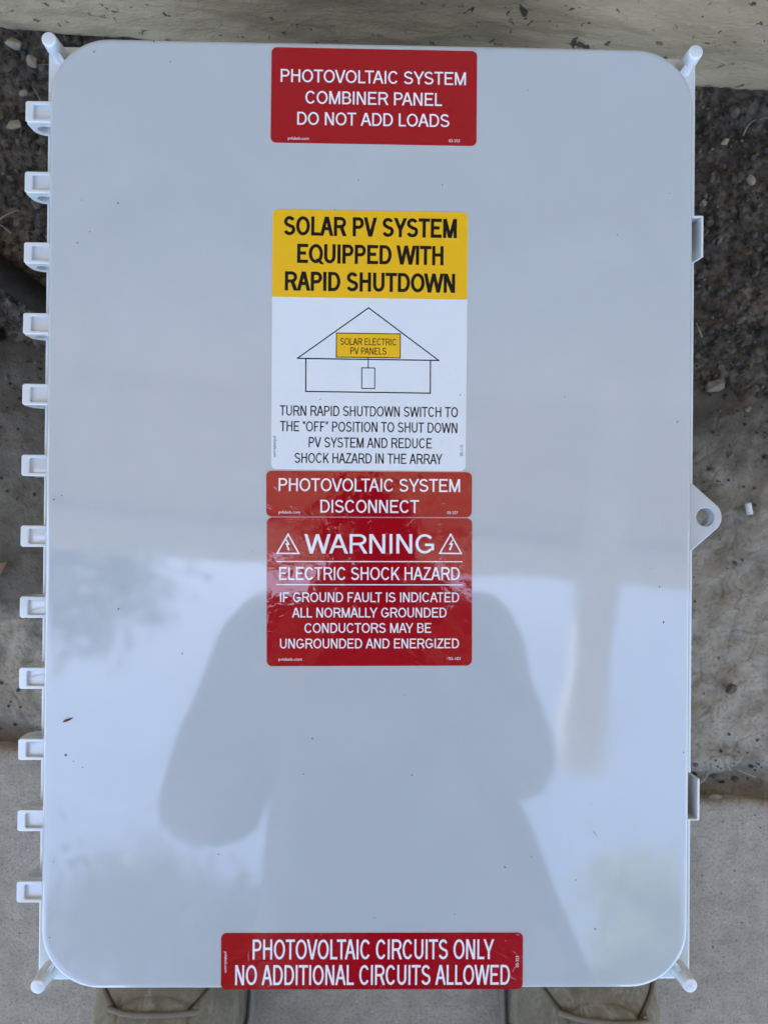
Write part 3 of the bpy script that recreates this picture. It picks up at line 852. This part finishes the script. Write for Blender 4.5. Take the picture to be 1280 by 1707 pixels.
p.text('TURN RAPID SHUTDOWN SWITCH TO', mm(-57.3, 61.5), mm(54.4, 61.6), .0064); p.text('THE “OFF” POSITION TO SHUT DOWN', mm(-57.0, 51.7), mm(54.1, 51.7), .0064)
p.text('PV SYSTEM AND REDUCE', mm(-39.0, 41.8), mm(38.1, 41.8), .0064); p.text('SHOCK HAZARD IN THE ARRAY', mm(-47.8, 31.9), mm(44.9, 32.0), .0064)
p.small('pvlabels.com', mm(-60.8, 48.4), mm(-60.8, 35.4), .0017); p.small('05-112', mm(57.7, 37.4), mm(57.65, 44.2), .0018)
p.build('lettering', M['ink_black'], sB)
p = Print(ZP); lw = .00074
def loop(pts, wd):
    for a, b in zip(pts, pts[1:] + pts[:1]): p.line(mm(*a), mm(*b), wd)
loop([(-2.3, 129.8), (42.0, 97.3), (-46.6, 97.5)], lw); loop([(-41.3, 97.4), (-41.2, 76.8), (36.9, 76.6), (36.8, 97.3)], lw)
loop([(-22.3, 113.7), (17.75, 113.65), (17.8, 98.55), (-22.25, 98.6)], .00058); p.line(mm(-2.2, 98.2), mm(-2.2, 92.0), .00058)
loop([(-6.25, 92.0), (1.9, 92.0), (1.9, 79.1), (-6.2, 79.1)], .00058)
p.build('house_diagram', M['ink_black'], sB)

sC = sticker('disconnect_sticker', [(-65.4, 26.9), (63.6, 27.15), (63.6, -1.25), (-65.2, -1.85)], .0034, M['redw'], 'narrow red sticker reading photovoltaic system disconnect')
p = Print(ZP); p.text('PHOTOVOLTAIC SYSTEM', mm(-57.5, 14.2), mm(56.1, 14.6), .0081); p.text('DISCONNECT', mm(-31.3, .9), mm(30.4, 1.2), .0081)
p.small('pvlabels.com', mm(-57.3, .2), mm(-44.0, .25), .0018); p.small('03-327', mm(48.2, .75), mm(54.9, .8), .0017)
p.build('lettering', M['ink_whitew'], sC)

sD = sticker('warning_sticker', [(-64.8, -2.35), (63.9, -1.75), (64.6, -94.4), (-64.0, -95.5)], .0036, M['redw'], 'large red sticker reading warning electric shock hazard')
p = Print(ZP)
p.text('WARNING', mm(-41.0, -24.8), mm(40.1, -24.1), .0121); p.text('ELECTRIC SHOCK HAZARD', mm(-56.7, -41.5), mm(56.4, -40.7), .0081)
p.text('IF GROUND FAULT IS INDICATED', mm(-55.9, -55.3), mm(56.1, -54.6), .0061); p.text('ALL NORMALLY GROUNDED', mm(-48.4, -64.9), mm(48.3, -64.2), .0061)
p.text('CONDUCTORS MAY BE', mm(-40.5, -74.5), mm(38.8, -73.9), .0061); p.text('UNGROUNDED AND ENERGIZED', mm(-55.7, -84.3), mm(56.3, -83.5), .0061)
p.line(mm(-58.2, -29.9), mm(57.8, -29.15), .0006); p.line(mm(-58.1, -44.4), mm(57.9, -43.7), .0006)
p.small('pvlabels.com', mm(-56.5, -91.9), mm(-42.0, -91.8), .0018); p.small('03-101', mm(49.7, -90.9), mm(57.2, -90.85), .0018)
p.build('lettering', M['ink_whitew'], sD)
for cx_, mir, dy in ((-51.3, -1, -.5), (50.5, 1, .3)):
    p = Print(ZP)
    loop([(cx_, -12.3 + dy), (cx_ - 6.8, -24.3 + dy), (cx_ + 6.8, -24.3 + dy)], .00085)
    B = [(.9, -15.6), (-1.1, -18.9), (.25, -18.9), (-.45, -20.9), (-1.0, -20.7), (-.75, -22.6), (.75, -21.4), (.25, -21.2), (1.75, -18.0), (.35, -18.0), (1.7, -15.6)]
    p.poly([mm(cx_ + mir * x, y + dy) for x, y in B])
    p.build('shock_symbol', M['ink_whitew'], sD)

sE = sticker('circuits_sticker', [(-90.7, -261.9), (98.1, -261.7), (98.2, -297.0), (-90.5, -297.0)], .0034, M['redw'], 'wide red sticker reading photovoltaic circuits only')
p = Print(ZP); p.text('PHOTOVOLTAIC CIRCUITS ONLY', mm(-70.9, -278.25), mm(79.9, -278.2), .0124); p.text('NO ADDITIONAL CIRCUITS ALLOWED', mm(-81.6, -294.2), mm(90.0, -294.2), .0124)
p.small('pvlabels.com', mm(-88.3, -273.4), mm(-88.2, -286.4), .0017); p.small('03-353', mm(95.5, -283.3), mm(95.4, -276.2), .0018)
p.build('lettering', M['ink_whitew'], sE)

# ------------------------------------------------------------------ things lying on the lid
tube('twig', [(-.1838, -.1283, LID + .0006), (-.1862, -.1292, LID + .0008), (-.1880, -.1299, LID + .0007), (-.1898, -.1307, LID + .0004)], [.0002, .0007, .0008, .0003], M['twig'], None, 8, .6)
tag(bpy.data.objects['twig'], 'tiny reddish brown twig sliver lying on the lid at lower left', 'twig')
def specks():
    PX = [(278, 110), (250, 76), (152, 96), (134, 343), (194, 347), (148, 395), (874, 146), (1026, 387), (1114, 316), (886, 379), (592, 302), (732, 308),
          (940, 660), (1105, 876), (1087, 946), (1102, 977), (1109, 1036), (202, 1020), (308, 1093), (677, 1160), (524, 1233), (510, 1292), (690, 1293), (118, 1262),
          (131, 1272), (146, 1282), (990, 1341), (995, 1388), (999, 1393), (890, 1428), (846, 1446), (965, 1467), (998, 1549), (763, 1524), (95, 1562), (100, 1438),
          (371, 1425), (77, 688), (107, 833), (94, 840), (128, 414), (765, 659), (532, 669), (422, 922), (553, 352), (1130, 700), (1144, 1254), (630, 1530)]
    rnd = random.Random(3); bm = bmesh.new()
    for i, (x, y) in enumerate(PX):
        X, Y = (x - 617) * .3766e-3 * 1.0, (860 - y) * .3766e-3
        r = rnd.choice([.00022, .00028, .00036]) * (1.5 if i in (0, 16, 23, 32) else 1)
        a = rnd.random() * pi
        m = Matrix.Translation((X, Y, LID + .0003)) @ Matrix.Rotation(a, 4, 'Z') @ Matrix.Diagonal((r * rnd.uniform(1, 2.2), r, r * .5, 1))
        bmesh.ops.create_icosphere(bm, subdivisions=1, radius=1, matrix=m)
    tag(bm_obj('dirt_specks', bm, M['speck'], None, True), 'fine dark dirt specks scattered over the pale lid', 'dirt', kind='stuff')
specks()

# ------------------------------------------------------------------ the photographer
def skin_mesh(name, verts, edges, radii, root, mat, parent, levels=2):
    me = bpy.data.meshes.new(name); me.from_pydata(verts, edges, []); o = bpy.data.objects.new(name, me); COL.objects.link(o)
    md = o.modifiers.new('skin', 'SKIN'); md.use_smooth_shade = True
    sub = o.modifiers.new('sub', 'SUBSURF'); sub.levels = levels; sub.render_levels = levels
    sv = me.skin_vertices[0].data
    for i, r in enumerate(radii):
        sv[i].radius = r if isinstance(r, tuple) else (r, r); sv[i].use_root = (i == root)
    m2 = eval_mesh(o); bpy.data.objects.remove(o); m2.materials.clear(); m2.materials.append(mat)
    for pl in m2.polygons: pl.use_smooth = True
    r = bpy.data.objects.new(name, m2); COL.objects.link(r); r.parent = parent
    return r
person = empty('person', (0, -.55, 0))
tag(person, 'person bending over the box in tan suede work boots that show below it', 'person')
def off(v): return (v[0], v[1] + .55, v[2])
J = dict(pelvis=(.085, -.86, .93), spine=(.075, -.66, 1.05), chest=(.03, -.40, 1.10), upper=(.01, -.23, 1.09), neck=(0, -.19, 1.11), skull=(-.004, -.105, 1.10), crown=(-.004, .015, 1.09),
         sL=(-.165, -.215, 1.05), eL=(-.238, -.432, .80), wL=(-.105, -.19, .722), hL=(-.060, -.110, .702),
         sR=(.175, -.215, 1.05), eR=(.215, -.375, .82), wR=(.115, -.19, .722), hR=(.075, -.110, .702),
         hipL=(-.05, -.83, .88), kL=(-.19, -.66, .50), aL=(-.170, -.575, .10), hipR=(.16, -.83, .88), kR=(.20, -.66, .50), aR=(.186, -.575, .10))
RAD = dict(pelvis=(.25, .14), spine=(.225, .125), chest=(.175, .115), upper=(.13, .09), neck=.055, skull=(.072, .082), crown=(.060, .060),
           sL=.078, eL=.068, wL=.030, hL=(.036, .018), sR=.074, eR=.062, wR=.030, hR=(.036, .018), hipL=.09, kL=.062, aL=.045, hipR=.09, kR=.062, aR=.045)
BE = [('pelvis', 'spine'), ('spine', 'chest'), ('chest', 'upper'), ('upper', 'neck'), ('neck', 'skull'), ('skull', 'crown'), ('upper', 'sL'), ('sL', 'eL'), ('eL', 'wL'), ('wL', 'hL'),
      ('upper', 'sR'), ('sR', 'eR'), ('eR', 'wR'), ('wR', 'hR'), ('pelvis', 'hipL'), ('hipL', 'kL'), ('kL', 'aL'), ('pelvis', 'hipR'), ('hipR', 'kR'), ('kR', 'aR')]
def chain(names, edges, scale, name, mat, extra=()):
    vs = [off(J[n]) for n in names]; ed = [(names.index(a), names.index(b)) for a, b in edges]
    rd = [tuple(x * scale for x in RAD[n]) if isinstance(RAD[n], tuple) else RAD[n] * scale for n in names]
    for par, pts in extra:
        prev = names.index(par)
        for q, r in pts: vs.append(off(q)); rd.append(r); ed.append((prev, len(vs) - 1)); prev = len(vs) - 1
    return skin_mesh(name, vs, ed, rd, 0, mat, person)
fing = []
for s, h in ((-1, 'hL'), (1, 'hR')):                     # four fingers curl round the phone's edge, thumb on its face
    hx, hy, hz = J[h]
    for k in range(4):
        y = hy + .035 - k * .019; L = (.95, 1.05, 1.0, .8)[k]
        x0 = s * .070 + .015
        fing.append((h, [((x0 - s * .004, y, .702), .0095), ((x0 - s * .018 * L, y + .002, .712), .0085), ((x0 - s * .034 * L, y + .003, .7135), .0078)]))
    fing.append((h, [((s * .062 + .015, hy + .012, .694), .0105), ((s * .044 + .015, hy + .038, .6875), .0090), ((s * .036 + .015, hy + .052, .686), .0080)]))
body = chain(list(J), BE, 1.0, 'body', M['skin'], fing)
chain(['pelvis', 'spine', 'chest', 'upper', 'sL', 'eL', 'wL', 'sR', 'eR', 'wR'],
      [('pelvis', 'spine'), ('spine', 'chest'), ('chest', 'upper'), ('upper', 'sL'), ('sL', 'eL'), ('eL', 'wL'), ('upper', 'sR'), ('sR', 'eR'), ('eR', 'wR')], 1.22, 'shirt', M['cloth'])
for v in bpy.data.objects['shirt'].data.vertices:               # folds
    v.co += v.normal * (.016 * fbm(v.co.x * 7, v.co.y * 7, v.co.z * 7, 3) + .004)
chain(['pelvis', 'hipL', 'kL', 'aL', 'hipR', 'kR', 'aR'], [('pelvis', 'hipL'), ('hipL', 'kL'), ('kL', 'aL'), ('pelvis', 'hipR'), ('hipR', 'kR'), ('kR', 'aR')], 1.25, 'trousers', M['denim'])
# head details: the face looks down at the phone
def ball(name, c, r, mat, sc=(1, 1, 1)):
    bm = bmesh.new(); bmesh.ops.create_uvsphere(bm, u_segments=18, v_segments=12, radius=1, matrix=Matrix.Translation(off(c)) @ Matrix.Diagonal((r * sc[0], r * sc[1], r * sc[2], 1)))
    return bm_obj(name, bm, mat, person, True)
def hair():
    bm = bmesh.new(); bmesh.ops.create_uvsphere(bm, u_segments=28, v_segments=18, radius=1)
    for v in list(bm.verts):
        if v.co.z < -.25 and v.co.y < .75: pass
    c = off((-.004, -.045, 1.112))
    bmesh.ops.delete(bm, geom=[v for v in bm.verts if v.co.z < -.42 + .5 * max(0, -v.co.y)], context='VERTS')
    for v in bm.verts:
        k = 1 + .03 * fbm(v.co.x * 6, v.co.y * 6, v.co.z * 6)
        v.co = Vector((c[0] + v.co.x * .086 * k, c[1] + v.co.y * .118 * k, c[2] + v.co.z * .082 * k))
    return bm_obj('hair', bm, M['hair'], person, True)
hair()
for s in (-1, 1):
    ball('eye', (s * .032 - .004, -.030, 1.026), .012, M['eye'], (1, 1, .7))
    ball('ear', (s * .080 - .004, -.070, 1.09), .022, M['skin'], (.35, .8, 1.2))
ball('nose', (-.004, -.058, 1.018), .016, M['skin'], (.8, 1.3, 1.1))
ball('mouth', (-.004, -.098, 1.026), .022, M['skin'], (1.1, .3, .5))

# boots: lofted uppers on welted soles
def boot(x, y_toe, rz, flip):
    b = empty('boot', off((x, y_toe, 0)), rz, person)
    L = .315
    def hw(s):                                     # half width of the upper
        if s < .36: return .0565 * (1 - (1 - min(1, s / .30)) ** 2.3) ** .52 + .0004
        return .0565 - .016 * sm(.40, .66, s) + .004 * sm(.72, .9, s) - .014 * max(0, (s - .93) / .07) ** 2
    def hh(s):
        return .052 * (1 - (1 - min(1, (s + .012) / .16)) ** 2.2) ** .5 + .030 * sm(.14, .42, s) + .075 * sm(.38, .66, s) + .02 * sm(.66, .8, s) - .02 * sm(.93, 1, s)
    def Pt(s, ph, o=0.0):
        a = ph; c, q = cos(a), sin(a); wd = hw(s) + o; h = hh(s) + o
        xx = wd * math.copysign(abs(c) ** .72, c); zz = .026 + h * abs(q) ** .86
        n = .0012 * fbm(xx * 45 + x * 9, s * 14, zz * 45, 3)
        return Vector((xx * flip, -s * L, zz + n))
    def patch(name, s0, s1, fa, fb, o, mat, ns=26, nf=26):
        V = []; Q = []
        for i in range(ns + 1):
            s = s0 + (s1 - s0) * i / ns
            for j in range(nf + 1):
                ph = fa(s) + (fb(s) - fa(s)) * j / nf
                edge = i in (0, ns) or j in (0, nf)
                V.append(Pt(s, ph, -.001 if edge and o else o))
        for i in range(ns):
            for j in range(nf):
                a = i * (nf + 1) + j; Q.append((a, a + 1, a + nf + 2, a + nf + 1))
        return mesh(name, V, Q, mat, b, True)
    patch('upper', 0.0, 1.0, lambda s: 0.0, lambda s: pi, 0, M['suede'], 60, 40)
    # quarters (side panels) whose front seam runs diagonally up to the throat
    cut = lambda s: min(1.30, .22 + (s - .19) * 9.5)
    patch('quarter', .205, .80, lambda s: .0, cut, .0024, M['suede'], 44, 26)
    patch('quarter', .205, .80, lambda s: pi - cut(s), lambda s: pi, .0024, M['suede'], 44, 26)
    # tongue with rounded top edge
    def tg(s): return .36 * sqrt(max(0, min(1, (s - .262) / .03)))
    patch('tongue', .2625, .62, lambda s: pi / 2 - tg(s), lambda s: pi / 2 + tg(s), .0032, M['suede'], 36, 18)
    # stitched seams
    for sg in (0, 1):
        pts = [Pt(s, cut(s) if not sg else pi - cut(s), .0006) for s in [.205 + .0067 * k for k in range(17)]]
        tube('seam', pts, .0009, M['groove'], b, 6)
    # laces
    for k in range(4):
        s = .292 + .052 * k
        pts = [Pt(s + .012 * (j / 8 - .5) * (1 if k % 2 else -1), 1.12 + (pi - 2.24) * j / 8, .0052) for j in range(9)]
        tube('lace', pts, .0019, M['lace'], b, 10)
        for ph in (1.12, pi - 1.12):
            e = Pt(s, ph, .0028); tube('eyelet', [e - Vector((0, 0, .002)), e + Vector((0, 0, .0026))], .0024, M['suede'], b, 12)
    # sole and welt
    V = []; Q = []; ring = 60
    def outl(o):
        R = []
        for k in range(ring):
            t = k / ring
            s = abs(1 - 2 * t); sd = 1 if t < .5 else -1
            s = .5 - .5 * cos(s * pi)
            R.append(((hw(s) + o) * sd * flip, -(s * (L + 2 * o * .6) - o * .6)))
        return R
    lv = [(.006, 0), (.0085, .004), (.0085, .021), (.0100, .0225), (.0100, .0265), (.0080, .0275), (-.004, .0275)]
    for o, z in lv:
        for px, py in outl(o): V.append((px, py, z))
    for j in range(len(lv) - 1):
        for k in range(ring): a = j * ring + k; c = j * ring + (k + 1) % ring; Q.append((a, c, c + ring, a + ring))
    Q.append(tuple(range(ring))[::-1]); Q.append(tuple((len(lv) - 1) * ring + k for k in range(ring)))
    mesh('sole', V, Q, M['sole'], b, True)
    pts = [Vector((px, py, .0282)) for px, py in outl(.0056)]; pts.append(pts[0])
    tube('welt_seam', pts, .0013, M['groove'], b, 6)
boot(-.1640, -.286, radians(1.5), 1)
boot(.1850, -.292, radians(-2), 1)

# the phone in the photographer's hands, just above the viewpoint
ph = empty('smartphone', (.015, -.052, LID + .4905)); tag(ph, 'black smartphone held flat above the box by the person', 'phone')
o = outline('case', [rrect(.0365, .0735, .010, 8)], 0, .008, .0015, M['black'], ph)
o = outline('screen', [rrect(.0335, .0705, .008, 8)], .0081, .0084, .0001, M['lens'], ph)
for dx, dy in ((-.015, .054), (.004, .062), (.004, .040)):
    bm = bmesh.new(); bmesh.ops.create_cone(bm, cap_ends=True, segments=24, radius1=.0058, radius2=.0058, depth=.0014, matrix=Matrix.Translation((dx, dy, -.0008)))
    bm_obj('lens', bm, M['lens'], ph, True, 40)
